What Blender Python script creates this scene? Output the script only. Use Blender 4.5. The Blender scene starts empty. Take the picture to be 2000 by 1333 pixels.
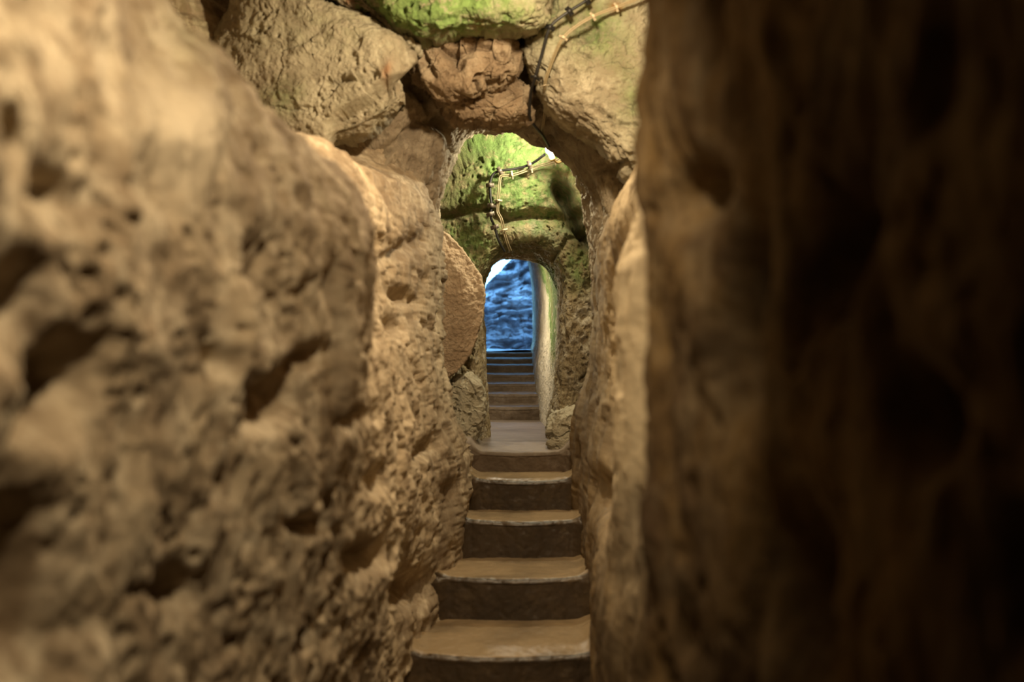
import bpy, math, random
import numpy as np

# ---------------------------------------------------------------- camera, world, lights, exposure
SC = bpy.context.scene
F = 2222.0            # focal length in pixels of a 2000 px wide frame (40 mm on a 36 mm gate)
CZ = 1.525            # eye height above the lowest visible stair tread
cam_d = bpy.data.cameras.new('camera'); cam = bpy.data.objects.new('camera', cam_d)
SC.collection.objects.link(cam); SC.camera = cam
cam.location = (0, 0, CZ); cam.rotation_euler = (math.pi / 2, 0, 0)
cam_d.sensor_width = 36.0; cam_d.lens = F / 2000 * 36
cam_d.clip_start = 0.02
cam_d.dof.use_dof = True; cam_d.dof.focus_distance = 9.2; cam_d.dof.aperture_fstop = 1.3
SC.view_settings.view_transform = 'Standard'; SC.view_settings.look = 'None'
SC.view_settings.gamma = 1.0; SC.view_settings.exposure = 0.25
SC.cycles.max_bounces = 6; SC.cycles.sample_clamp_indirect = 4.0; SC.cycles.use_denoising = True

world = bpy.data.worlds.new('sky'); SC.world = world; world.use_nodes = True
bg = world.node_tree.nodes['Background']
bg.inputs['Color'].default_value = (0.19, 0.52, 1.0, 1); bg.inputs['Strength'].default_value = 5.6

def lamp_light(name, loc, power, col, size=0.05, spot=None, aim=None, blend=0.6):
    d = bpy.data.lights.new(name, 'SPOT' if spot else 'POINT'); d.energy = power; d.color = col
    d.shadow_soft_size = size
    o = bpy.data.objects.new(name, d); SC.collection.objects.link(o); o.location = loc
    if spot:
        d.spot_size = math.radians(spot); d.spot_blend = blend
        import mathutils
        v = mathutils.Vector(aim) - mathutils.Vector(loc)
        o.rotation_euler = v.to_track_quat('-Z', 'Y').to_euler()
    return o
WARM = (1.0, 0.785, 0.50)
# lamps high on the passage walls, above the picture; plus an added fill
lamp_light('passage_lamp', (0.25, 4.9, CZ + 1.75), 160, WARM, 0.06)
lamp_light('entrance_lamp', (-0.05, 1.55, CZ + 1.2), 84, WARM, 0.05, spot=95, aim=(-0.75, 2.8, CZ - 0.3))
lamp_light('column_fill', (-0.30, 3.2, CZ + 1.3), 60, WARM, 0.05, spot=62, aim=(0.42, 4.3, CZ - 0.1))  # added unseen spot, aimed to brighten the right-hand column
# lamp on the wall inside the tunnel, hidden behind its left jamb
lamp_light('tunnel_lamp', (-0.24, 9.9, CZ + 0.35), 24, (1.0, 0.88, 0.66), 0.03)

# ---------------------------------------------------------------- numpy noise
rng = np.random.RandomState(7)
G = rng.normal(size=(256, 3)); G /= np.linalg.norm(G, axis=1)[:, None]
def _hash(x, y, z, seed):
    n = (x.astype(np.int64) * 73856093) ^ (y.astype(np.int64) * 19349663) ^ (z.astype(np.int64) * 83492791) ^ (seed * 374761393)
    n = (n ^ (n >> 13)) * 1274126177
    return (n ^ (n >> 16)) & 0x7fffffff
def perlin(P, seed=0):
    I = np.floor(P); f = P - I; I = I.astype(np.int64)
    w = f * f * f * (f * (f * 6 - 15) + 10)
    out = 0
    for dx in (0, 1):
        wx = w[..., 0] if dx else 1 - w[..., 0]
        for dy in (0, 1):
            wy = w[..., 1] if dy else 1 - w[..., 1]
            for dz in (0, 1):
                wz = w[..., 2] if dz else 1 - w[..., 2]
                g = G[_hash(I[..., 0] + dx, I[..., 1] + dy, I[..., 2] + dz, seed) & 255]
                out = out + wx * wy * wz * (g[..., 0] * (f[..., 0] - dx) + g[..., 1] * (f[..., 1] - dy) + g[..., 2] * (f[..., 2] - dz))
    return out * 1.5
def fbm(P, octv=4, seed=0, gain=0.5, lac=2.03):
    a, s, t = 1.0, 0.0, 0.0
    for k in range(octv):
        s = s + a * perlin(P * lac ** k + k * 7.3, seed + k); t += a; a *= gain
    return s / t
def billow(P, octv=4, seed=0, gain=0.5):
    a, s, t = 1.0, 0.0, 0.0
    for k in range(octv):
        s = s + a * np.abs(perlin(P * 2.03 ** k + k * 5.1, seed + k)); t += a; a *= gain
    return s / t * 2.2 - 0.5
def worley(P, seed=0, second=False):
    I = np.floor(P).astype(np.int64); f1 = np.full(P.shape[:-1], 9.0); f2 = f1.copy()
    for dx in (-1, 0, 1):
        for dy in (-1, 0, 1):
            for dz in (-1, 0, 1):
                c = I + np.array([dx, dy, dz]); h = _hash(c[..., 0], c[..., 1], c[..., 2], seed)
                q = c + np.stack([(h & 1023), (h >> 10) & 1023, (h >> 20) & 1023], -1) / 1023.0
                d = np.sqrt(((P - q) ** 2).sum(-1))
                f2 = np.minimum(f2, np.maximum(f1, d)); f1 = np.minimum(f1, d)
    return (f1, f2) if second else f1
def sst(a, b, x):
    t = np.clip((x - a) / (b - a), 0, 1); return t * t * (3 - 2 * t)

# ---------------------------------------------------------------- mesh helpers
COL = SC.collection
def tag(o, label=None, cat=None, group=None, kind=None):
    for k, v in (('label', label), ('category', cat), ('group', group), ('kind', kind)):
        if v: o[k] = v
    return o
def empty(name, loc=(0, 0, 0)):
    o = bpy.data.objects.new(name, None); COL.objects.link(o); o.location = loc
    o.empty_display_size = 0.1
    return o
def add_mesh(name, V, faces, mat, parent=None, attrs=None, smooth=True):
    V = np.asarray(V, float).reshape(-1, 3)
    me = bpy.data.meshes.new(name)
    faces = np.asarray(faces)
    nf, k = faces.shape
    me.vertices.add(len(V)); me.vertices.foreach_set('co', V.astype(np.float32).ravel())
    me.loops.add(nf * k); me.loops.foreach_set('vertex_index', faces.astype(np.int32).ravel())
    me.polygons.add(nf); me.polygons.foreach_set('loop_start', np.arange(0, nf * k, k, dtype=np.int32))
    me.polygons.foreach_set('loop_total', np.full(nf, k, np.int32))
    if smooth: me.polygons.foreach_set('use_smooth', np.ones(nf, bool))
    for an, av in (attrs or {}).items():
        a = me.attributes.new(an, 'FLOAT', 'POINT'); a.data.foreach_set('value', np.asarray(av, np.float32).ravel())
    me.update(calc_edges=True); me.validate()
    me.materials.append(mat)
    o = bpy.data.objects.new(name, me); COL.objects.link(o)
    if parent:
        o.parent = parent; o.location = -np.array(parent.location)
    return o
def grid_faces(nv, nu, wrap=False, flip=False):
    i = np.arange(nv - 1)[:, None]; j = np.arange(nu if wrap else nu - 1)[None, :]
    a = i * nu + j; b = i * nu + (j + 1) % nu; c = (i + 1) * nu + (j + 1) % nu; d = (i + 1) * nu + j
    f = np.stack([a, b, c, d], -1).reshape(-1, 4)
    return f[:, ::-1] if flip else f
def normals(P):
    du = np.gradient(P, axis=1); dv = np.gradient(P, axis=0)
    n = np.cross(du, dv); return n / (np.linalg.norm(n, axis=-1, keepdims=True) + 1e-9)
def W(px, py, Y):                     # the point at depth Y on the sight line of a photo point
    return np.stack([(np.asarray(px, float) - 1000) / F * Y, Y + 0 * np.asarray(px, float), CZ + (666.5 - np.asarray(py, float)) / F * Y], -1)
def uv(P):
    return 1000 + F * P[..., 0] / P[..., 1], 666.5 - F * (P[..., 2] - CZ) / P[..., 1]
def hermite(xs, ys, x):               # smooth interpolation along axis 0 of ys
    xs = np.asarray(xs, float); ys = np.asarray(ys, float)
    d = np.diff(ys, axis=0) / np.diff(xs).reshape((-1,) + (1,) * (ys.ndim - 1))
    m = np.zeros_like(ys); m[1:-1] = np.where(d[1:] * d[:-1] > 0, 2 * d[1:] * d[:-1] / (d[1:] + d[:-1] + 1e-12), 0)
    m[0] = d[0]; m[-1] = d[-1]
    x = np.clip(x, xs[0], xs[-1]); i = np.clip(np.searchsorted(xs, x, side='right') - 1, 0, len(xs) - 2)
    h = (xs[i + 1] - xs[i]); t = (x - xs[i]) / h
    sh = (-1,) + (1,) * (ys.ndim - 1); t = t.reshape(sh); h = h.reshape(sh)
    return ((2 * t ** 3 - 3 * t ** 2 + 1) * ys[i] + (t ** 3 - 2 * t ** 2 + t) * h * m[i]
            + (-2 * t ** 3 + 3 * t ** 2) * ys[i + 1] + (t ** 3 - t ** 2) * h * m[i + 1])
def resample(pts, n, closed=False):
    pts = np.asarray(pts, float)
    if closed: pts = np.vstack([pts, pts[:1]])
    s = np.r_[0, np.cumsum(np.linalg.norm(np.diff(pts, axis=0), axis=1))]
    if closed:
        ext = np.vstack([pts[-3:-1], pts, pts[1:3]]); se = np.r_[s[-3:-1] - s[-1], s, s[1:3] + s[-1]]
        return hermite(se, ext, np.linspace(0, s[-1], n, endpoint=False))
    return hermite(s, pts, np.linspace(0, s[-1], n))
def segdist(u, v, line):
    d = np.full(u.shape, 1e9)
    for (x0, y0), (x1, y1) in zip(line[:-1], line[1:]):
        dx, dy = x1 - x0, y1 - y0
        t = np.clip(((u - x0) * dx + (v - y0) * dy) / (dx * dx + dy * dy + 1e-9), 0, 1)
        d = np.minimum(d, np.hypot(u - x0 - t * dx, v - y0 - t * dy))
    return d
def facets(P, seed=0):
    I = np.floor(P).astype(np.int64); best = np.full(P.shape[:-1], 9.0); out = np.zeros(P.shape[:-1])
    for dx in (-1, 0, 1):
        for dy in (-1, 0, 1):
            for dz in (-1, 0, 1):
                c = I + np.array([dx, dy, dz]); h = _hash(c[..., 0], c[..., 1], c[..., 2], seed)
                q = P - c - np.stack([(h & 1023), (h >> 10) & 1023, (h >> 20) & 1023], -1) / 1023.0
                d = (q ** 2).sum(-1); g = G[(h >> 7) & 255]; val = (q * g).sum(-1) + .5 * ((h & 63) / 63. - .5)
                k = d < best; out = np.where(k, val, out); best = np.where(k, d, best)
    return out
def blob(u, v, x, y, rx, ry, ang=0.0):
    c, s = math.cos(math.radians(ang)), math.sin(math.radians(ang))
    a = ((u - x) * c + (v - y) * s) / rx; b = (-(u - x) * s + (v - y) * c) / ry
    return np.exp(-(a * a + b * b))

def rock(P, seed, big=0.05, mid=0.03, pit=0.03, small=0.012, fine=0.006, pf=6.0, sf=19.0, mask_lo=-0.12, fac=0.0, ff=5.0):
    """relief of weathered tuff: swells, creased lobes, pits of two sizes, grain"""
    w = P + 0.06 * np.stack([perlin(P * 3.1, seed + 40), perlin(P * 3.1, seed + 41), perlin(P * 3.1, seed + 42)], -1)
    d = big * fbm(P * 1.3, 3, seed) * 1.6 + mid * billow(w * 4.3, 4, seed + 5)
    if fac:
        w2 = w + .03 * np.stack([perlin(P * 9, seed + 50), perlin(P * 9, seed + 51), perlin(P * 9, seed + 52)], -1)
        d = d + fac * facets(w2 * ff, seed + 6) + fac * .45 * facets(w2 * ff * 2.6, seed + 7)
    if pit:
        m = sst(mask_lo, mask_lo + 0.25, fbm(P * 2.1, 2, seed + 11))
        f = worley(w * np.array([1, 1, .8]) * pf, seed + 3)
        d = d - pit * sst(0.40, 0.10, f) * m
    if small:
        m = sst(-0.15, 0.15, fbm(P * 4.7, 2, seed + 13))
        f = worley(w * sf + 0.5 * fbm(P * 16, 2, seed + 14)[..., None], seed + 4)
        d = d - small * sst(0.42, 0.12, f) * m
    d = d + fine * fbm(P * 21, 4, seed + 20, 0.6)
    return d

# ---------------------------------------------------------------- materials
def rock_mat(name, base, dark, light, rough=0.85, bump=0.35, la=0.8, streak=0.0, moss=(0.19, 0.30, 0.085), scale=1.0, spec=0.3, blue=None):
    m = bpy.data.materials.new(name); m.use_nodes = True; nt = m.node_tree; N = nt.nodes; L = nt.links
    b = N['Principled BSDF']; b.inputs['Roughness'].default_value = rough; b.inputs['Specular IOR Level'].default_value = spec
    tc = N.new('ShaderNodeTexCoord')
    def noise(s, det=6, rgh=0.6, dist=0.0):
        n = N.new('ShaderNodeTexNoise'); n.inputs['Scale'].default_value = s * scale; n.inputs['Detail'].default_value = det
        n.inputs['Roughness'].default_value = rgh; n.inputs['Distortion'].default_value = dist
        L.new(tc.outputs['Object'], n.inputs['Vector']); return n
    def ramp(src, p0, p1):
        r = N.new('ShaderNodeMapRange'); r.inputs['From Min'].default_value = p0; r.inputs['From Max'].default_value = p1
        L.new(src, r.inputs['Value']); return r.outputs['Result']
    def mix(fac, a, c):
        x = N.new('ShaderNodeMix'); x.data_type = 'RGBA'
        if isinstance(fac, float): x.inputs[0].default_value = fac
        else: L.new(fac, x.inputs[0])
        for k, s in ((6, a), (7, c)):
            if isinstance(s, tuple): x.inputs[k].default_value = (*s, 1)
            else: L.new(s, x.inputs[k])
        return x.outputs[2]
    def attr(n):
        a = N.new('ShaderNodeAttribute'); a.attribute_name = n; return a.outputs['Fac']
    def mul(a, c):
        x = N.new('ShaderNodeMath'); x.operation = 'MULTIPLY'; x.use_clamp = True
        for k, s in ((0, a), (1, c)):
            if isinstance(s, float): x.inputs[k].default_value = s
            else: L.new(s, x.inputs[k])
        return x.outputs[0]
    c = mix(ramp(noise(2.6, 5, 0.6, 0.4).outputs['Fac'], 0.36, 0.60), dark, base)
    c = mix(mul(ramp(noise(7.0, 6, 0.70).outputs['Fac'], 0.49, 0.62), la), c, light)
    c = mix(mul(ramp(noise(24.0, 5, 0.7).outputs['Fac'], 0.53, 0.66), 0.65), c, dark)
    if streak:                          # old water streaks and drips, stretched downwards
        mp = N.new('ShaderNodeMapping'); mp.inputs['Scale'].default_value = (1, 1, .22); L.new(tc.outputs['Object'], mp.inputs['Vector'])
        for sc_, colr, am in ((7.0, tuple(x * .8 for x in dark), streak), (12.0, light, streak * .6)):
            ns = noise(sc_, 4, 0.6, 0.3); L.new(mp.outputs['Vector'], ns.inputs['Vector'])
            c = mix(mul(ramp(ns.outputs['Fac'], 0.5, 0.64), am), c, colr)
    c = mix(attr('pale'), c, light)
    c = mix(attr('rust'), c, (0.30, 0.09, 0.015))
    mo = mix(ramp(noise(9.0, 6, 0.7).outputs['Fac'], 0.35, 0.65), tuple(x * 0.45 for x in moss), moss)
    c = mix(mul(attr('moss'), ramp(noise(14.0, 6, 0.75).outputs['Fac'], 0.33, 0.60)), c, mo)
    c = mix(mul(ramp(noise(1.5, 3, 0.5, 0.6).outputs['Fac'], 0.50, 0.66), 0.55), c, tuple(x * .75 for x in dark))
    L.new(c, b.inputs['Base Color'])
    n1 = noise(26.0, 8, 0.68); n2 = noise(90.0, 5, 0.7)
    bp = N.new('ShaderNodeBump'); bp.inputs['Strength'].default_value = bump; bp.inputs['Distance'].default_value = 0.02
    ad = N.new('ShaderNodeMath'); ad.operation = 'MULTIPLY_ADD'; L.new(n2.outputs['Fac'], ad.inputs[0]); ad.inputs[1].default_value = 0.35
    L.new(n1.outputs['Fac'], ad.inputs[2]); L.new(ad.outputs[0], bp.inputs['Height']); L.new(bp.outputs['Normal'], b.inputs['Normal'])
    return m
def plain(name, col, rough=0.6, metal=0.0, emit=None):
    m = bpy.data.materials.new(name); m.use_nodes = True; nt = m.node_tree; b = nt.nodes['Principled BSDF']
    n = nt.nodes.new('ShaderNodeTexNoise'); n.inputs['Scale'].default_value = 60
    r = nt.nodes.new('ShaderNodeMix'); r.data_type = 'RGBA'
    r.inputs[6].default_value = (*[c * 0.6 for c in col], 1); r.inputs[7].default_value = (*[min(1, c * 1.3) for c in col], 1)
    nt.links.new(n.outputs['Fac'], r.inputs[0]); nt.links.new(r.outputs[2], b.inputs['Base Color'])
    b.inputs['Roughness'].default_value = rough; b.inputs['Metallic'].default_value = metal
    if emit:
        b.inputs['Emission Color'].default_value = (*emit[0], 1); b.inputs['Emission Strength'].default_value = emit[1]
    return m
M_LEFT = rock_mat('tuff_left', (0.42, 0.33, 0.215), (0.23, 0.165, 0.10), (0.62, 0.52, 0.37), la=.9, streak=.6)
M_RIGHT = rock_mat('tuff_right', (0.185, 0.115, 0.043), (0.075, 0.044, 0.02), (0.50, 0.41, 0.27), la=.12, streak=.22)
M_END = rock_mat('tuff_end', (0.38, 0.31, 0.21), (0.24, 0.185, 0.125), (0.50, 0.42, 0.30), bump=0.9)
M_PALE = rock_mat('tuff_pale', (0.36, 0.325, 0.225), (0.23, 0.185, 0.12), (0.50, 0.45, 0.33), bump=0.9)
M_BROWN = rock_mat('tuff_brown', (0.31, 0.225, 0.14), (0.18, 0.125, 0.075), (0.42, 0.33, 0.22), bump=0.9)
M_STONE = rock_mat('door_stone', (0.60, 0.44, 0.29), (0.42, 0.30, 0.19), (0.72, 0.56, 0.39), bump=1.0, scale=1.3)
M_TUN = rock_mat('tuff_tunnel', (0.46, 0.37, 0.22), (0.29, 0.22, 0.125), (0.68, 0.62, 0.50), bump=1.2)
M_STEP = rock_mat('step_rock', (0.055, 0.036, 0.020), (0.038, 0.025, 0.014), (0.30, 0.215, 0.12), rough=0.42, bump=0.06, spec=0.5, la=0.12)
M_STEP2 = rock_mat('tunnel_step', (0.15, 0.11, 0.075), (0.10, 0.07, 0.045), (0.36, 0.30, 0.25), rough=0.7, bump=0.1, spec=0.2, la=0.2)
M_CLIFF = rock_mat('cliff_rock', (0.42, 0.42, 0.44), (0.22, 0.22, 0.25), (0.55, 0.55, 0.56), bump=0.8)
M_BLACK = plain('black_rubber', (0.012, 0.011, 0.010), 0.5)
M_BEIGE = plain('beige_sheath', (0.27, 0.215, 0.12), 0.5)
M_CLIP = plain('clip_metal', (0.16, 0.13, 0.10), 0.5, 0.4)
M_CLIPB = plain('clip_beige', (0.50, 0.42, 0.28), 0.5)
M_CER = plain('lamp_ceramic', (0.45, 0.30, 0.12), 0.5)
M_BULB = plain('bulb_glass', (1, 1, 1), 0.3, 0, ((1.0, 0.86, 0.80), 60.0))

# ---------------------------------------------------------------- side walls
def side_wall(name, Ys, Zs, X, side, mat, seed, feats, attr_fn, relief):
    """X[z][y] control table -> dense sheet, swells and pits pushed out along its normals"""
    iy = np.r_[np.linspace(-1.6, 0.9, 60)[:-1], 1 / np.linspace(1 / 0.9, 1 / Ys[-1], 760)]
    iz = np.linspace(Zs[0], Zs[-1], 620)
    T = hermite(Ys, np.asarray(X, float).T, iy)            # (ny, nz)
    T = hermite(Zs, T.T, iz)                               # (nz, ny)
    P = np.stack([T, np.broadcast_to(iy, T.shape), np.broadcast_to(iz[:, None], T.shape) + CZ], -1)
    n = normals(P)
    if (n[..., 0].mean() * side) > 0: n = -n               # towards the passage
    u, v = uv(np.where(P[..., 1:2] < 0.3, np.array([side * 9.0, .3, CZ]), P))
    d = relief(P, seed)
    for f in feats: d = d + (1.5 if side < 0 else 2.2) * f(u, v, P)
    Q = P + n * d[..., None]
    o = add_mesh(name, Q, grid_faces(*T.shape, flip=side < 0), mat, attrs=attr_fn(u, v, P))
    return tag(o, kind='structure')
def feat(x, y, rx, ry, amp, ang=0, y0=0.0, y1=99.0):
    return lambda u, v, P: amp * blob(u, v, x, y, rx, ry, ang) * (P[..., 1] > y0) * (P[..., 1] < y1)
def A(moss=None, pale=None, rust=None, like=None):
    z = np.zeros(like.shape)
    return {'moss': z if moss is None else moss, 'pale': z if pale is None else pale, 'rust': z if rust is None else rust}

YL = [-1.6, 0.6, 1.5, 2.0, 2.5, 3.0, 3.6, 4.2, 5.0, 5.7, 6.4, 6.9, 7.4]
ZL = [-2.1, -1.3, -0.8, -0.4, 0.0, 0.3, 0.55, 0.85, 1.15, 2.5]
XL = [
 [-.95, -.92, -.82, -.76, -.74, -.70, -.66, -.62, -.56, -.52, -.46, -.40, -.35],
 [-.95, -.92, -.80, -.75, -.73, -.67, -.62, -.58, -.54, -.50, -.40, -.33, -.27],
 [-.95, -.92, -.79, -.74, -.70, -.62, -.55, -.53, -.50, -.47, -.41, -.32, -.25],
 [-.95, -.92, -.78, -.73, -.68, -.58, -.49, -.51, -.52, -.49, -.45, -.41, -.40],
 [-.95, -.92, -.77, -.72, -.67, -.57, -.46, -.54, -.57, -.55, -.50, -.44, -.43],
 [-.95, -.92, -.77, -.72, -.67, -.55, -.455, -.60, -.66, -.62, -.55, -.46, -.43],
 [-.97, -.94, -.82, -.78, -.74, -.63, -.58, -.66, -.66, -.61, -.54, -.47, -.43],
 [-1.0, -.98, -.90, -.85, -.85, -.88, -1.10, -.98, -.80, -.70, -.59, -.50, -.45],
 [-1.1, -1.1, -.96, -.93, -.96, -1.05, -1.9, -2.4, -2.3, -1.8, -1.1, -.68, -.55],
 [-1.3, -1.3, -1.3, -1.5, -1.8, -2.0, -2.1, -2.1, -2.1, -2.1, -2.1, -2.1, -2.1]]
def relief_left(P, s):
    far = sst(3.4, 4.2, P[..., 1])
    far = far[..., None][..., 0]
    near_r = rock(P, s, big=0.035, mid=0.032, pit=0.085, small=0.024, fine=0.010, pf=7.5, fac=.006, ff=4)
    far_r = rock(P, s, big=0.035, mid=0.022, pit=0.045, small=0.018, fine=0.015, pf=6.5, fac=.016, ff=4)
    up_ = sst(CZ - 1.0, CZ - .3, P[..., 2])
    return near_r * (1 - far * up_) + far_r * far * up_ + .026 * (1 - far) * billow(P * np.array([7, 7, 2.2]), 3, s + 70)
FL = [feat(530, 780, 55, 40, -.10, -35, 2.4, 4.5), feat(600, 700, 40, 22, -.05, -30, 2.4, 4.5),
      feat(40, 600, 60, 90, -.10, 0, 1.2, 2.2), feat(140, 760, 50, 80, -.12, 20, 1.2, 2.4), feat(70, 1130, 45, 160, -.14, 0, 1.2, 2.2),
      feat(30, 1250, 60, 70, -.1, 0, 1.2, 2.2), feat(690, 820, 26, 16, -.05, -20, 3, 5.5), feat(650, 560, 14, 40, -.04, 0, 3, 4), feat(480, 560, 30, 80, -.04, 0, 2, 3.4), feat(880, 960, 12, 20, -.04, 0, 5, 7), feat(740, 940, 22, 30, -.05, 20, 3, 6), feat(350, 1150, 40, 40, -.05, 0, 2, 3.2), feat(330, 340, 40, 70, -.04, -20, 2, 3.2), feat(110, 380, 40, 60, -.05, -10, 1.2, 2.5),
      feat(600, 1030, 30, 18, -.06, 0, 2.5, 5), feat(720, 1090, 40, 25, -.08, -20, 3, 6), feat(810, 1150, 40, 30, -.10, -20, 4, 6.4),
      feat(790, 580, 22, 12, -.05, 35, 4, 6.8), feat(775, 635, 14, 24, -.06, -30, 4, 6.8), feat(790, 490, 45, 16, -.05, -35, 4, 6.9),
      feat(710, 435, 12, 9, -.05, 0, 4, 6.9), feat(550, 360, 9, 8, -.04, 0, 2.4, 3.6), feat(830, 880, 30, 14, -.06, -40, 4.5, 6.9),
      feat(370, 240, 70, 120, .05, 0, 2, 3.2), feat(440, 640, 25, 160, .05, 5, 2, 3.2), feat(230, 560, 24, 200, .04, 0, 1.5, 2.6)]
def attr_left(u, v, P):
    pale = blob(u, v, 340, 260, 60, 130, -20) * .9 + blob(u, v, 640, 620, 60, 50) * .4 + blob(u, v, 620, 1100, 200, 150) * .3
    pale = pale + blob(u, v, 800, 700, 90, 200) * .35
    moss = .25 * blob(u, v, 380, 60, 60, 80)
    return A(moss, np.clip(pale, 0, 1), None, u)
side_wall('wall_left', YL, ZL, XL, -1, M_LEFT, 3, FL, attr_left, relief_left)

YR = [-1.6, 0.6, 1.1, 1.6, 2.1, 2.5, 2.8, 3.2, 3.7, 4.0, 4.5, 5.0, 5.6, 6.2, 7.0, 7.4]
ZR = [-2.1, -1.0, -0.75, -0.38, -0.15, 0.2, 0.36, 0.55, 0.8, 2.5]
XR = [
 [.85, .80, .66, .54, .40, .300, .36, .42, .37, .33, .35, .37, .40, .43, .41, .38],
 [.85, .80, .66, .54, .40, .300, .36, .42, .37, .33, .33, .36, .41, .43, .41, .38],
 [.85, .80, .66, .54, .39, .298, .36, .43, .40, .35, .38, .41, .43, .44, .41, .38],
 [.85, .80, .66, .53, .39, .304, .38, .46, .43, .36, .48, .57, .58, .50, .45, .43],
 [.85, .80, .66, .53, .40, .315, .40, .50, .46, .365, .50, .60, .60, .52, .50, .50],
 [.85, .80, .66, .52, .38, .292, .40, .52, .47, .370, .47, .54, .55, .50, .51, .52],
 [.85, .80, .66, .52, .37, .273, .40, .54, .50, .42, .50, .53, .52, .50, .51, .53],
 [.85, .80, .66, .52, .37, .273, .42, .60, .56, .47, .48, .48, .49, .50, .53, .55],
 [.85, .80, .66, .52, .38, .287, .50, .75, .75, .70, .60, .58, .58, .62, .70, .70],
 [.90, .85, .72, .56, .42, .40, .80, 1.4, 1.7, 1.7, 1.7, 1.7, 1.7, 1.7, 1.7, 1.7]]
def relief_right(P, s):
    near = 1 - sst(2.2, 3.2, P[..., 1])
    Q = P * np.array([1, 1, 0.55])
    return rock(Q, s, big=0.02, mid=0.03, pit=0.045, small=0.014, fine=0.008, pf=6.5) + near * 0.05 * billow(P * np.array([4, 4, 1.5]), 3, s + 60)
FR = [feat(1340, 380, 45, 60, -.06, 10, 0, 2.5), feat(1440, 640, 30, 200, -.07, 0, 0, 2.4), feat(1600, 500, 50, 120, -.08, 10, 0, 2.3),
      feat(1530, 1150, 50, 160, -.09, -5, 0, 2.3), feat(1780, 820, 70, 90, -.06, 0, 0, 2), feat(1185, 760, 14, 130, -.05, 0, 3.9, 6),
      feat(1170, 960, 14, 40, -.06, 0, 4, 6.4)]
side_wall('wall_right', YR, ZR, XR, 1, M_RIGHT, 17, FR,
          lambda u, v, P: A(None, np.clip(1.3 * sst(3.0, 3.4, P[..., 1]) * blob(u, v, 1235, 700, 75, 420), 0, 1), None, u), relief_right)  # lamplight on the column is painted in as a pale tone

# ---------------------------------------------------------------- lofted walls with an opening
def loft(name, sections, counts, nu, mat, seed, relief, feats=(), attr_fn=None, toward=None, kind='structure'):
    S = np.stack([resample(s, nu) for s in sections])               # (k, nu, 3)
    rows = [0.0]
    for i, c in enumerate(counts): rows += list(i + np.linspace(0, 1, c + 1)[1:])
    P = hermite(np.arange(len(S)), S, np.array(rows))
    n = normals(P)
    d = relief(P, seed); u, v = uv(P)
    for f in feats: d = d + f(u, v, P)
    mid = P.shape[1] // 2, 
    sg = toward(P, n)
    Q = P + n * (sg * d)[..., None]
    o = add_mesh(name, Q, grid_faces(P.shape[0], P.shape[1], flip=bool(sg < 0)), mat, attrs=attr_fn(u, v, P) if attr_fn else A(like=u))
    return tag(o, kind=kind) if kind else o
def ol(pts, Y): return W([p[0] for p in pts], [p[1] for p in pts], Y)
def rect(xl, xr, zt, Y, zb=-1.9):
    return np.array([(xl, Y, CZ + zb), (xl, Y, CZ + (zb + zt) / 2), (xl, Y, CZ + zt), ((xl + xr) / 2, Y, CZ + zt), (xr, Y, CZ + zt), (xr, Y, CZ + (zb + zt) / 2), (xr, Y, CZ + zb)])
o1f = [(905, 1250), (880, 900), (850, 700), (846, 560), (848, 430), (866, 340), (900, 262), (960, 226), (1040, 228), (1110, 250), (1150, 325), (1176, 420), (1166, 560), (1165, 800), (1160, 1250)]
o1b = [(905, 1200), (880, 900), (845, 700), (835, 560), (838, 445), (875, 335), (905, 274), (940, 260), (1040, 275), (1085, 298), (1122, 350), (1148, 470), (1155, 560), (1152, 800), (1150, 1200)]
def grow(pts, k, c=(1010, 650)):
    return [(c[0] + (x - c[0]) * k, c[1] + (y - c[1]) * (k if y < 900 else 1)) for x, y in pts]
CR1 = [([(600, 300), (640, 325), (700, 318), (760, 292), (830, 235), (870, 250)], 9, -.06), ([(815, 165), (850, 215), (880, 250)], 16, -.10),
       ([(870, 250), (885, 300)], 5, -.03), ([(1015, 60), (1022, 130), (1060, 230), (1085, 290)], 8, -.05), ([(1160, 330), (1200, 330), (1240, 370)], 9, -.05),
       ([(1180, 210), (1250, 250)], 6, -.03)]
def cracks(CR, wob=8):
    def f(u, v, P):
        w1 = wob * perlin(P * 9, 77); w2 = wob * perlin(P * 9, 78); d = 0
        for ln, wd, am in CR: d = d + am * np.exp(-(segdist(u + w1, v + w2, ln) / wd) ** 2)
        return d
    return f
def attr_end(u, v, P):
    moss = blob(u, v, 1180, 100, 90, 120) * .5 + blob(u, v, 900, 20, 200, 60) + blob(u, v, 1240, 200, 40, 120) * .5
    return A(np.clip(moss, 0, 1), np.clip(blob(u, v, 780, 380, 60, 60) * .3, 0, 1), None, u)
loft('wall_end', [rect(-2.2, 2.2, 2.6, 6.55), W([p[0] for p in grow(o1f, 1.7)], [p[1] for p in grow(o1f, 1.7)], 6.65), ol(grow(o1f, 1.12), 6.92), ol(o1f, 7.1),
                  ol(o1b, 7.6), ol(grow(o1b, 1.1), 7.68), rect(-2.2, 2.2, 2.6, 7.7)],
     [20, 170, 60, 90, 20, 10], 1000, M_END, 23,
     lambda P, s: rock(P, s, big=0.03, mid=0.030, pit=0.035, small=0.018, fine=0.014, pf=6, fac=.012),
     [cracks(CR1), lambda u, v, P: -1.3 * blob(u, v, 412, 10, 60, 80) * (P[..., 1] < 7)], attr_end, lambda P, n: 1 if n[40, 200, 1] < 0 else -1)

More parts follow.
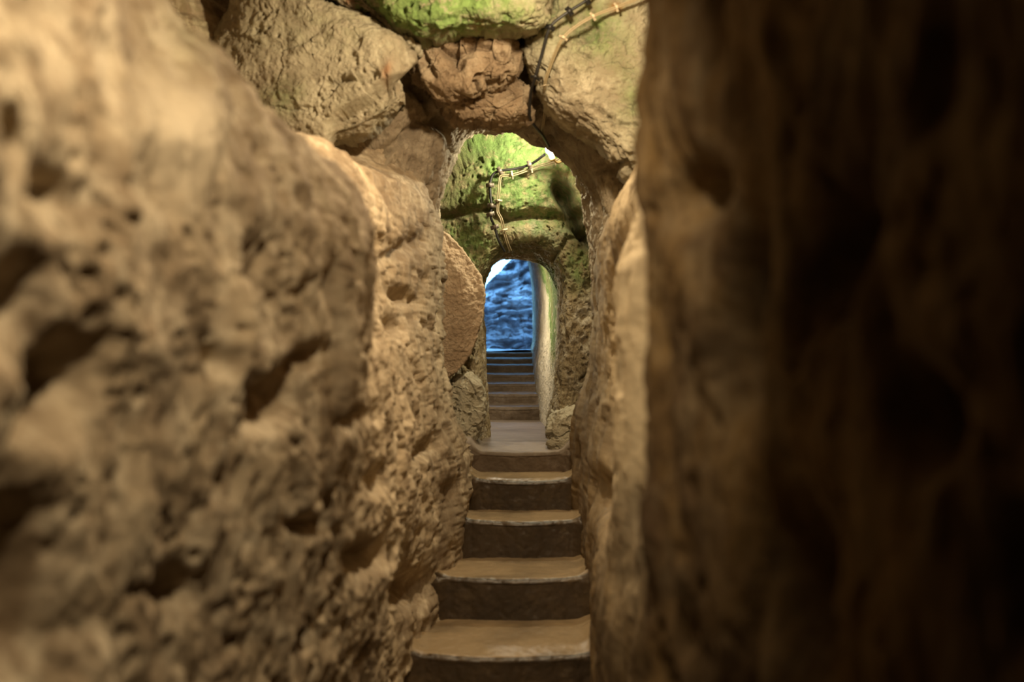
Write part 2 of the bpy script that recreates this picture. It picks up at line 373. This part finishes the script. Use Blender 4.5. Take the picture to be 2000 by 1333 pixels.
# far wall of the small chamber with the tunnel mouth, soffit and the tunnel itself
o2f = [(935, 1000), (938, 870), (936, 700), (932, 600), (936, 550), (957, 508), (985, 486), (1020, 472), (1052, 470), (1078, 488), (1096, 520), (1106, 560), (1104, 640), (1093, 760), (1074, 868), (1072, 1000)]
o2b = [(955, 980), (956, 850), (953, 700), (948, 600), (953, 548), (966, 520), (990, 509), (1030, 510), (1060, 520), (1084, 550), (1093, 590), (1092, 650), (1082, 750), (1068, 850), (1068, 980)]
o3 = [(-.27, -.80), (-.29, -.5), (-.30, -.1), (-.30, .3), (-.27, .52), (-.18, .66), (0, .72), (.15, .70), (.28, .60), (.36, .45), (.385, .25), (.385, 0), (.37, -.25), (.34, -.6), (.32, -.80)]
o4 = [(-.32, -.80), (-.35, -.5), (-.36, -.1), (-.36, .3), (-.34, .6), (-.25, .85), (-.05, .95), (.1, .93), (.22, .85), (.27, .6), (.285, .3), (.27, 0), (.25, -.25), (.25, -.5), (.25, -.80)]
o5 = [(-.45, -.80), (-.45, -.3), (-.45, 0), (-.45, .4), (-.45, .8), (-.35, 1.0), (-.05, 1.1), (.08, 1.05), (.18, .9), (.235, .6), (.245, .3), (.24, 0), (.215, -.1), (.2, -.4), (.2, -.80)]
def xz(pts, Y): return np.array([(x, Y, CZ + z) for x, z in pts])
CR2 = [([(855, 425), (900, 415), (960, 408), (985, 432), (1040, 420), (1110, 425)], 9, -.07), ([(1090, 368), (1110, 400), (1135, 440), (1150, 470)], 13, -.38),
       ([(1150, 455), (1110, 470), (1075, 510)], 4, -.04), ([(1110, 440), (1145, 455)], 9, -.09), ([(1135, 745), (1160, 720)], 5, -.05)]
def relief_far(P, s):
    inside = sst(8.7, 8.95, P[..., 1])
    return rock(P, s, big=0.02, mid=0.020, pit=0.036, small=0.022, fine=0.012, pf=9, sf=24, fac=.006) * (1 - .4 * inside) + (1 - inside) * .010 * billow((P + .02 * perlin(P * 6, 3)[..., None]) * np.array([26, 26, 8.]), 3, s + 33)
def ledge(u, v, P):                       # the upper rock overhangs the lower by a hand
    return .06 * sst(432, 405, v + 10 * perlin(P * 4, 5)) * (P[..., 1] < 8.6) + .05 * blob(u, v, 1010, 455, 80, 18) * (P[..., 1] < 8.6)
def attr_far(u, v, P):
    fr = (P[..., 1] < 8.7)
    moss = (blob(u, v, 930, 340, 90, 110) + blob(u, v, 1000, 290, 110, 40) + .8 * blob(u, v, 900, 470, 60, 50) + .55 * blob(u, v, 1060, 400, 80, 60)
            + .7 * blob(u, v, 1130, 520, 30, 50) + .5 * blob(u, v, 1110, 330, 25, 25)) * fr
    tun = (~fr) * (blob(u, v, 1068, 540, 9, 40, -20) + blob(u, v, 1080, 610, 7, 75))
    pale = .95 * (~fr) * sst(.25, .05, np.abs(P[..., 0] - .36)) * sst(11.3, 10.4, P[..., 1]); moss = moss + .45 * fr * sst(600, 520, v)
    return A(np.clip(1.1 * moss + 5 * tun, 0, 2.5), np.clip(pale, 0, 1), None, u)
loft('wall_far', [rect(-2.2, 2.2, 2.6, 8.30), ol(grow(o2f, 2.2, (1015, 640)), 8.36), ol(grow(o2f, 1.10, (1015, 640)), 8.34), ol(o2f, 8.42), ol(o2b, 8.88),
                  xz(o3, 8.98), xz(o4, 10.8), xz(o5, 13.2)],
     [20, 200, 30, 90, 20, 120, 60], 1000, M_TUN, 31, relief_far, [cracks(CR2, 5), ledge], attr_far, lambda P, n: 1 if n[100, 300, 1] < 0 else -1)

# ---------------------------------------------------------------- boulders and stones
def boulder(name, outline, Y, T, mat, seed, label=None, cat='boulder', tilt=(0, 0), group=None, pw=7.0, k=1.0, attr_fn=None, feats=(), nt=640, nr=150, amp=None, flat=1.0):
    """closed rock: front and back rounded to the outline; T = thickness; tilt leans the front face"""
    c = np.mean(outline, 0); outline = [(c[0] + (x - c[0]) * 1.05, c[1] + (y - c[1]) * 1.05) for x, y in outline]; O = ol(outline, Y); R = resample(O, nt, True); C = W(c[0], c[1], Y)
    r = np.r_[np.linspace(0.0005, .8, int(nr * .72)), 1 - (1 - np.linspace(.8, 1, int(nr * .28) + 1)[1:])]
    prof = (1 - r ** pw) ** (1 / 2.0)
    back_r = np.linspace(.985, 0.02, 30); back_p = -(1 - back_r ** 2.2) ** .5
    rr = np.r_[r, back_r]; pp = np.r_[prof, back_p]
    P = C + rr[:, None, None] * (R - C)[None]
    fr = sst(-.2, .3, pp)[:, None]
    P[..., 1] = P[..., 1] - (T * .5) * pp[:, None] + fr * (tilt[0] * (P[..., 0] - C[0]) + tilt[1] * (P[..., 2] - C[2]))
    n = normals(P)
    # wrap-around normals at the seam
    Pw = np.concatenate([P[:, -2:], P, P[:, :2]], 1); n = normals(Pw)[:, 2:-2]
    if n[nr // 2, :, 1].mean() > 0: n = -n
    a = dict(big=.04, mid=.028, pit=.03, small=.020, fine=.017, pf=8, sf=21, fac=.035, ff=4.5); a.update(amp or {})
    d = rock(P, seed, **a) * np.minimum(1, rr * 6)[:, None] * k; u, v = uv(P)
    for f in feats: d = d + f(u, v, P)
    Q = P + n * d[..., None]
    loc = np.array([C[0], Y, Q[..., 2].min()])
    o = add_mesh(name, Q - loc, grid_faces(len(rr), nt, wrap=True), mat, attrs=(attr_fn(u, v, P) if attr_fn else A(like=u)))
    o.location = loc
    # texture coordinates follow the object, so shift them by a real offset
    return tag(o, label, cat, group)

def at_b1(u, v, P):
    pale = blob(u, v, 605, 205, 28, 38) * 1.2 + blob(u, v, 640, 90, 120, 70) * .6
    moss = .5 * blob(u, v, 560, 190, 45, 35) + .2 * blob(u, v, 640, 60, 150, 60)
    rust = blob(u, v, 755, 140, 8, 16, 20) * .5
    return A(moss, np.clip(pale, 0, 1), rust, u)
boulder('boulder', [(418, 130), (432, 60), (480, -60), (600, -70), (640, 20), (720, 50), (790, 95), (815, 140), (832, 215), (810, 255), (760, 292), (700, 318), (640, 324), (590, 330), (500, 320), (420, 240)],
        6.35, .7, M_PALE, 41, 'huge cream boulder with a small rusty stain, wedged upper left of the doorway', tilt=(-.15, .1), attr_fn=at_b1, amp=dict(mid=.016, fac=.014, pit=.02),
        feats=[lambda u, v, P: -.16 * sst(152, 168, v - .55 * (760 - u) + 14 * perlin(P * 5, 3)) * sst(630, 660, u) * .8, cracks([([(640, 160), (700, 160), (730, 140)], 6, -.03), ([(670, 300), (720, 270)], 5, -.02)])])
def at_moss(u, v, P):
    return A(np.clip(2.6 * blob(u, v, 830, 10, 110, 60) + .9 * blob(u, v, 980, 20, 90, 60), 0, 2.5), None, blob(u, v, 935, 45, 10, 14) * .9, u)
boulder('boulder', [(700, -10), (720, -90), (900, -110), (1020, -80), (1075, -10), (1050, 62), (1000, 74), (900, 70), (835, 84), (790, 78), (745, 42)],
        6.30, .7, M_PALE, 43, 'green mossy boulder at the top above the middle of the doorway', tilt=(0, .25), attr_fn=at_moss, amp=dict(mid=.018, pit=.01, fac=.02))
boulder('boulder', [(590, -60), (650, -90), (720, -60), (742, 20), (790, 76), (818, 108), (800, 108), (740, 62), (660, 28), (605, 4)],
        6.38, .5, M_PALE, 45, 'thin slanting rock between the cream boulder and the green mossy one', attr_fn=lambda u, v, P: A(None, None, blob(u, v, 685, 5, 12, 8), u), nt=400, nr=90)
boulder('boulder', [(822, 120), (850, 84), (920, 76), (1000, 84), (1014, 130), (1004, 160), (960, 172), (900, 186), (858, 184), (830, 155)],
        6.62, .55, M_BROWN, 47, 'cracked brown rock below the green mossy boulder', amp=dict(fac=.055), feats=[cracks([([(850, 90), (885, 110), (905, 100), (950, 90)], 6, -.05), ([(830, 105), (850, 145)], 5, -.04), ([(885, 110), (900, 130)], 9, -.05)])])
boulder('boulder', [(842, 178), (900, 172), (960, 160), (1012, 158), (1034, 195), (1030, 232), (985, 246), (930, 242), (890, 236), (862, 212)],
        6.80, .55, M_BROWN, 49, 'rough brown rock forming the lintel right above the doorway arch', amp=dict(mid=.035, fac=.055))
boulder('boulder', [(1018, 70), (1060, 40), (1120, -80), (1330, -90), (1360, 200), (1300, 360), (1240, 372), (1190, 320), (1130, 262), (1082, 225), (1046, 160), (1022, 120)],
        6.62, .6, M_PALE, 51, 'broad tan boulder right of the doorway carrying the power cables', tilt=(-.12, .08),
        attr_fn=lambda u, v, P: A(np.clip(.9 * blob(u, v, 1170, 60, 60, 60) + .6 * blob(u, v, 1235, 190, 30, 70) + .6 * blob(u, v, 1060, 20, 60, 60), 0, 1), None, blob(u, v, 1205, 17, 12, 8), u),
        feats=[lambda u, v, P: -.12 * blob(u, v, 1150, 62, 26, 24, 35), cracks([([(1160, 215), (1200, 235), (1245, 250)], 6, -.03), ([(1185, 335), (1215, 320), (1240, 365)], 9, -.06), ([(1130, 100), (1150, 120)], 5, -.02)])],
        amp=dict(pit=.022, fac=.018, mid=.022))
# rolling door stone standing in its slot
def disc(px, py, Y, R, th, seed):
    C = W(px, py, Y)
    nt, nr = 900, 220
    r = np.linspace(0.01, 1, nr); th_ = np.linspace(0, 2 * math.pi, nt, endpoint=False)
    e = .06
    rim = R * (1 + .012 * np.sin(th_ * 3 + 1) + .008 * np.sin(th_ * 7))
    rows = [(q, -th / 2 + .05 * sst(.80, 1.0, np.array(q)) * q) for q in r] + [(1.0, z) for z in np.linspace(-th / 2 + .05, th / 2 - .05, 24)[1:]] + [(q, th / 2) for q in np.linspace(.97, .01, 20)]
    P = np.array([[(C[0] + q * R_ * math.cos(a), Y + float(z), C[2] + q * R_ * math.sin(a)) for a, R_ in zip(th_, rim)] for q, z in rows])
    Pw = np.concatenate([P[:, -2:], P, P[:, :2]], 1); n = normals(Pw)[:, 2:-2]
    if n[nr // 2, :, 1].mean() > 0: n = -n
    d = rock(P, seed, big=.012, mid=.012, pit=.0, small=.006, fine=.012) + .010 * billow(P * 17, 4, seed + 9)
    Q = P + n * d[..., None]; loc = np.array([C[0], Y, Q[..., 2].min()])
    u, v = uv(P)
    o = add_mesh('millstone_door', Q - loc, grid_faces(P.shape[0], nt, wrap=True), M_STONE, attrs=A(like=u)); o.location = loc
    tag(o, 'large round chiselled stone door parked in its slot left of the tunnel', 'millstone')
disc(767, 600, 7.98, 178 / F * 7.9, .30, 61)
boulder('rubble_block', [(866, 775), (885, 742), (915, 728), (938, 745), (943, 790), (938, 840), (915, 868), (885, 850), (868, 815)], 8.08, .30, M_PALE, 63,
        'pale crumbly rock block under the round stone door', 'rock', nt=420, nr=110, amp=dict(mid=.03, pit=.03, pf=12), attr_fn=lambda u, v, P: A(None, 1 + 0 * u, None, u))
boulder('rubble_block', [(1074, 830), (1082, 806), (1110, 798), (1150, 800), (1172, 830), (1165, 900), (1120, 892), (1078, 870)], 7.95, .34, M_PALE, 65,
        'low pale rock ledge at the right foot of the tunnel mouth', 'rock', nt=420, nr=110, amp=dict(mid=.02, pit=.012), attr_fn=lambda u, v, P: A(None, 1 + 0 * u, None, u))

# ---------------------------------------------------------------- stairs
def step(parent, Y0, Y1, z, zb, xl, xr, seed, bow=.03, worn=1.0, mat=None):  # worn sets how much paler the tread is than the riser
    """one carved step: tread from its back edge Y1 to the worn nose at Y0, then the riser down to zb"""
    nx = 200; x = np.linspace(xl - .12, xr + .12, nx)
    t = np.r_[np.linspace(0, 1, 50), ]
    prof = [(Y1 + .03 - (Y1 + .03 - Y0 - .02) * q, z, 0.0) for q in t]
    for a in np.linspace(0, math.pi / 2, 12)[1:]:
        prof.append((Y0 + .02 - .022 * math.sin(a), z - .022 + .022 * math.cos(a), .5))
    for q in np.linspace(0, 1, 40)[1:]:
        prof.append((Y0 + .012 * q, z - .022 - (z - .022 - zb + .03) * q, 1.0))
    prof = np.array(prof)
    P = np.zeros((len(prof), nx, 3)); P[..., 0] = x[None]; P[..., 1] = prof[:, 0:1]; P[..., 2] = prof[:, 1:2]
    cx = (xl + xr) / 2; hw = (xr - xl) / 2; q = np.clip(np.abs(x - cx) / hw, 0, 1.3)
    r = prof[:, 2:3]
    front = sst(Y1, Y0, P[..., 1])
    P[..., 1] += front * (-bow + bow * q[None] ** 2 * 1.2 + .014 * perlin(np.stack([x * 7, 0 * x + seed, 0 * x], -1), seed)[None])
    # corners swing round into the side walls, tread edges rise in a small fillet
    cr = np.clip((q - .80) / .2, 0, 1.4) ** 2
    P[..., 1] -= r * .05 * cr[None]
    P[..., 2] += (1 - r) * (.035 * cr[None] - .014 * (1 - q[None] ** 2) * front)
    P[..., 2] += (r > .4) * (-.014 * (1 - q[None] ** 2)) * (1 - np.clip((z - P[..., 2]) / (z - zb), 0, 1))
    n = normals(P); 
    if n[10, :, 2].mean() < 0: n = -n
    d = .008 * fbm(P * 6, 3, seed) + .004 * fbm(P * 25, 3, seed + 1) + .006 * r * billow(P * 9, 3, seed + 2)
    e = sst(.75, 1.0, np.exp(-((P[..., 2] - z) / .03) ** 2)) * r
    d = d - .03 * e * sst(.25, .45, perlin(P * 13, seed + 8))
    Q = P + n * d[..., None]
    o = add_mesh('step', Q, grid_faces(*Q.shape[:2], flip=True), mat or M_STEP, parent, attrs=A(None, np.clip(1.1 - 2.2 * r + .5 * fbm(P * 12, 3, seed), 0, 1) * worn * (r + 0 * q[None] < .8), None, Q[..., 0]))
    return o
fl = empty('staircase', (0, 5.3, -.5)); tag(fl, 'near flight of worn brown stone steps climbing to the landing', 'staircase')
ZN = [(5.05, -.28, -.55, -.60, .45), (5.70, -.04, -.28, -.52, .43), (6.39, .205, -.04, -.42, .44), (6.94, .44, .205, -.31, .425), (7.30, .645, .44, -.26, .40), (7.65, .787, .645, -.26, .375)]
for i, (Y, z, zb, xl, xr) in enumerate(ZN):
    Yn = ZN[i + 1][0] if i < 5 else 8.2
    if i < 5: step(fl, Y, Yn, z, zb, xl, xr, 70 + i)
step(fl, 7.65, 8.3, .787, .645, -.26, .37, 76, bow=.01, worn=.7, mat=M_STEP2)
up = empty('staircase', (0, 10.6, .79)); tag(up, 'far flight of shallow steps rising through the tunnel to daylight', 'staircase')
UY = [10.6, 10.95, 11.3, 11.65, 12.0, 12.35, 12.7]; UP = [793, 768, 748, 730, 712, 699, 687]
zprev = .79
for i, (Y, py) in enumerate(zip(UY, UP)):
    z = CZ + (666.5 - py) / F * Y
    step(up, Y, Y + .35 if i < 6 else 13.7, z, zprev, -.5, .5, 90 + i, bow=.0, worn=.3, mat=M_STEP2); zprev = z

# ---------------------------------------------------------------- floor, ceiling, enclosing rock
def sheet(name, x0, x1, y0, y1, z, nx, ny, mat, seed, amp, flip=False, kind='structure', pale=0):
    X, Y = np.meshgrid(np.linspace(x0, x1, nx), np.linspace(y0, y1, ny))
    P = np.stack([X, Y, 0 * X + z], -1)
    P[..., 2] += amp * fbm(P * 1.7, 4, seed) + amp * .25 * billow(P * 7, 3, seed + 1)
    o = add_mesh(name, P, grid_faces(ny, nx, flip=flip), mat, attrs=A(None, pale + 0 * X, None, X)); return tag(o, kind=kind)
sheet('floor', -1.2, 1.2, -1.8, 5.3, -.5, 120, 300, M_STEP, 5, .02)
lf = sheet('floor', -.6, .6, 8.15, 10.75, .785, 160, 300, M_STEP2, 6, .006, pale=.35)
sheet('ceiling', -2.6, 2.6, -1.8, 9.0, CZ + 2.25, 260, 500, M_BROWN, 8, .12, flip=True)
def box_shell(name, x0, x1, y0, y1, z0, z1, mat, open_end):
    V = np.array([(x, y, z) for x in (x0, x1) for y in (y0, y1) for z in (z0, z1)], float)
    Fc = [(0, 1, 3, 2), (4, 6, 7, 5), (0, 4, 5, 1), (2, 3, 7, 6), (0, 2, 6, 4), (1, 5, 7, 3)]
    Fc = [f for k, f in enumerate(Fc) if k != (3 if open_end else -1)]
    o = add_mesh(name, V, np.array(Fc), mat, attrs=A(like=V[:, 0]), smooth=False); return tag(o, kind='structure')
box_shell('wall_outer', -2.9, 2.9, -2.0, 13.0, -1.0, 4.6, M_BROWN, True)
# rock face closing the shell round the tunnel's far mouth
T5 = np.array([(x, z) for x, z in o5])
loft('wall_outside', [xz(o5, 13.1), xz([(x * 1.6, z * 1.6 if z > 0 else z) for x, z in o5], 13.15), rect(-3.2, 3.2, 3.4, 13.2, -2.6)], [20, 40], 300, M_CLIFF, 81,
     lambda P, s: rock(P, s, big=.03, mid=.03, pit=0, small=0, fine=.01), (), None, lambda P, n: 1 if n[30, 150, 1] > 0 else -1)

# ---------------------------------------------------------------- rock face under the open sky beyond the tunnel
def cliff():
    nx, nz = 420, 520
    X, Z = np.meshgrid(np.linspace(-2.2, 2.6, nx), np.linspace(-1.2, 3.6, nz))
    Yb = 14.6 + .35 * (Z + .1) + 0 * X
    P = np.stack([X, Yb, Z + CZ], -1)
    d = .3 * billow(P * np.array([1.2, 1.2, 2.0]), 3, 101) + .22 * billow((P + .1 * fbm(P * 3, 2, 4)[..., None]) * np.array([2.4, 2.4, 6.0]), 4, 105) + .08 * facets(P * np.array([5, 5, 9.]), 12) + .03 * fbm(P * 12, 4, 103)
    P[..., 1] -= d
    # skyline falls away to the left
    top = .76 + 1.1 * (X + .3) + .07 * fbm(P * 5, 3, 9)
    k = sst(0, .25, Z - top)
    P[..., 1] += 2.5 * k; P[..., 2] = np.where(Z > top, CZ + top - .1 * k, P[..., 2])
    o = add_mesh('cliff', P, grid_faces(nz, nx), M_CLIFF, attrs=A(like=X))
    return tag(o, 'craggy rock face lit blue by daylight at the end of the tunnel', 'cliff')
cliff()
sheet('floor_outside', -3, 3, 12.9, 17, CZ - .11, 60, 60, M_CLIFF, 12, .03)

# ---------------------------------------------------------------- cables and lamp
def tube(pts, r, n=10, sub=8):
    P = resample(pts, max(8, len(pts) * sub)); T = np.gradient(P, axis=0); T /= np.linalg.norm(T, axis=1)[:, None]
    up_ = np.array([0, 1, 0.0]); B = np.cross(T, up_); B /= np.linalg.norm(B, axis=1)[:, None] + 1e-9; Nn = np.cross(B, T)
    a = np.linspace(0, 2 * math.pi, n, endpoint=False)
    V = P[:, None] + r * (np.cos(a)[None, :, None] * B[:, None] + np.sin(a)[None, :, None] * Nn[:, None])
    return V.reshape(-1, 3), grid_faces(len(P), n, wrap=True)
def merge(parts):
    Vs, Fs, k = [], [], 0
    for V, Fc in parts: Vs.append(V); Fs.append(Fc + k); k += len(V)
    return np.vstack(Vs), np.vstack(Fs)
def clipmesh(p, q, w, h, t):            # saddle clip: bowed strap over the cable with two flat feet
    ax = np.array(q) - np.array(p); ax = ax / np.linalg.norm(ax); out = np.array([0, -1.0, 0]); sd = np.cross(ax, out); sd /= np.linalg.norm(sd)
    prof = [(-2.0, 0), (-1.15, 0), (-1.0, .5), (-.6, 1.0), (0, 1.15), (.6, 1.0), (1.0, .5), (1.15, 0), (2.0, 0)]
    V = []
    for s in (-.5, .5):
        for off in (0, .22):
            for a, b in prof: V.append(np.array(p) + ax * s * h + sd * a * w + out * (b + off) * w * 1.3)
    n = len(prof); Fc = []
    for i in range(n - 1):
        a0, a1, b0, b1 = i, n + i, 2 * n + i, 3 * n + i
        Fc += [(a1, a1 + 1, b1 + 1, b1), (a0, b0, b0 + 1, a0 + 1), (a0, a0 + 1, a1 + 1, a1), (b0, b1, b1 + 1, b0 + 1)]
    Fc += [(0, n, 3 * n, 2 * n), (n - 1, 3 * n - 1, 4 * n - 1, 2 * n - 1)]
    return np.array(V), np.array(Fc)
def cable(label, pts, r, mat, cmat, clips, strands=1, gap=0.0, cw=None):
    P3 = np.array([W(x, y, Y) for x, y, Y in pts])
    t = empty('power_cable', tuple(P3[-1])); tag(t, label, 'cable', None)
    parts = []
    for k in range(strands):
        Q = P3.copy(); T = np.gradient(P3, axis=0); sd = np.cross(T, [0, 1, 0]); sd /= np.linalg.norm(sd, axis=1)[:, None]
        Q = Q + sd * (k - (strands - 1) / 2) * gap
        parts.append(tube(Q, r, 10))
    V, Fc = merge(parts); add_mesh('sheath', V, Fc, mat, t)
    for i in clips:
        if isinstance(i, int): a = P3[i]; b = P3[i + 1] if i + 1 < len(P3) else 2 * P3[i] - P3[i - 1]
        V, Fc = clipmesh(a + np.array([0, .004, 0]), b, cw or (r * 1.6 + gap * .6), r * 3.2, 0)
        add_mesh('clip', V, Fc, cmat, t, smooth=False)
YA = 6.14
cable('black power cable stapled to the tan boulder right above the doorway', [(1190, -45, 6.22), (1146, 0, 6.2), (1112, 22, 6.2), (1074, 54, 6.22), (1060, 100, 6.28), (1045, 152, 6.35), (1036, 185, 6.5), (1034, 222, 6.65), (1058, 262, 7.0), (1072, 286, 7.5)],
      .0085, M_BLACK, M_BLACK, [1, 2, 3, 5])
cable('thin beige twin cable clipped beside the black cable on the tan boulder', [(1270, -12, 6.2), (1204, 14, 6.2), (1158, 32, 6.2), (1100, 74, 6.22), (1082, 110, 6.28), (1064, 168, 6.38), (1066, 205, 6.6), (1060, 250, 6.9), (1070, 284, 7.5)],
      .0045, M_BEIGE, M_CLIPB, [1, 2, 3, 5], 2, .0095)
YB = 8.22
cable('black cable clipped to the mossy wall between lamp and tunnel arch', [(1064, 302, 8.05), (1034, 322, YB - .03), (1006, 330, YB), (976, 334, YB), (962, 342, YB), (957, 362, YB), (958, 385, YB), (960, 402, YB), (958, 419, YB), (966, 444, 8.26), (974, 470, 8.28), (986, 492, 8.32)],
      .0095, M_BLACK, M_CLIP, [1, 3, 5, 7, 8, 9])
cable('beige twin cable with pale clips running down the mossy wall', [(1098, 309, 8.1), (1084, 315, 8.14), (1060, 322, YB), (1037, 330, YB), (1000, 342, YB), (978, 345, YB), (975, 366, YB), (973, 392, YB), (972, 412, YB), (979, 428, 8.2), (984, 450, 8.22), (990, 472, 8.25), (997, 490, 8.3)],
      .0045, M_BEIGE, M_CLIPB, [1, 3, 4, 7, 10], 2, .013)
# lamp: bulb in a ceramic socket on a rusty bracket
LP = W(1073, 293, 7.98)
lm = empty('cave_lamp', tuple(LP)); tag(lm, 'small glowing bulb in a rusty socket at the top right of the arch', 'lamp')
def revolve(prof, base, axis):
    ax = np.array(axis, float); ax /= np.linalg.norm(ax); b = np.cross(ax, [0, 1, .01]); b /= np.linalg.norm(b); c = np.cross(ax, b)
    a = np.linspace(0, 2 * math.pi, 28, endpoint=False)
    V = np.array([[np.array(base) + ax * h + r * (math.cos(t) * b + math.sin(t) * c) for t in a] for r, h in prof]).reshape(-1, 3)
    return V, grid_faces(len(prof), 28, wrap=True)
axl = (.35, -.1, -1)
V, Fc = revolve([(.001, -.034), (.014, -.031), (.025, -.018), (.029, 0), (.025, .016), (.014, .03), (.012, .04)], LP, axl); add_mesh('bulb', V, Fc, M_BULB, lm)
V, Fc = revolve([(.013, .030), (.019, .034), (.021, .075), (.017, .082), (.001, .083)], LP, axl); add_mesh('socket', V, Fc, M_CER, lm)
V, Fc = tube([W(1076, 306, 7.98), W(1088, 318, 8.08), W(1102, 312, 8.2)], .008); add_mesh('bracket', V, Fc, M_CER, lm)
L1 = lamp_light('cave_lamp_light', tuple(LP + np.array([-.01, -.05, .02])), 56, (1.0, 0.9, 0.62), 0.03)
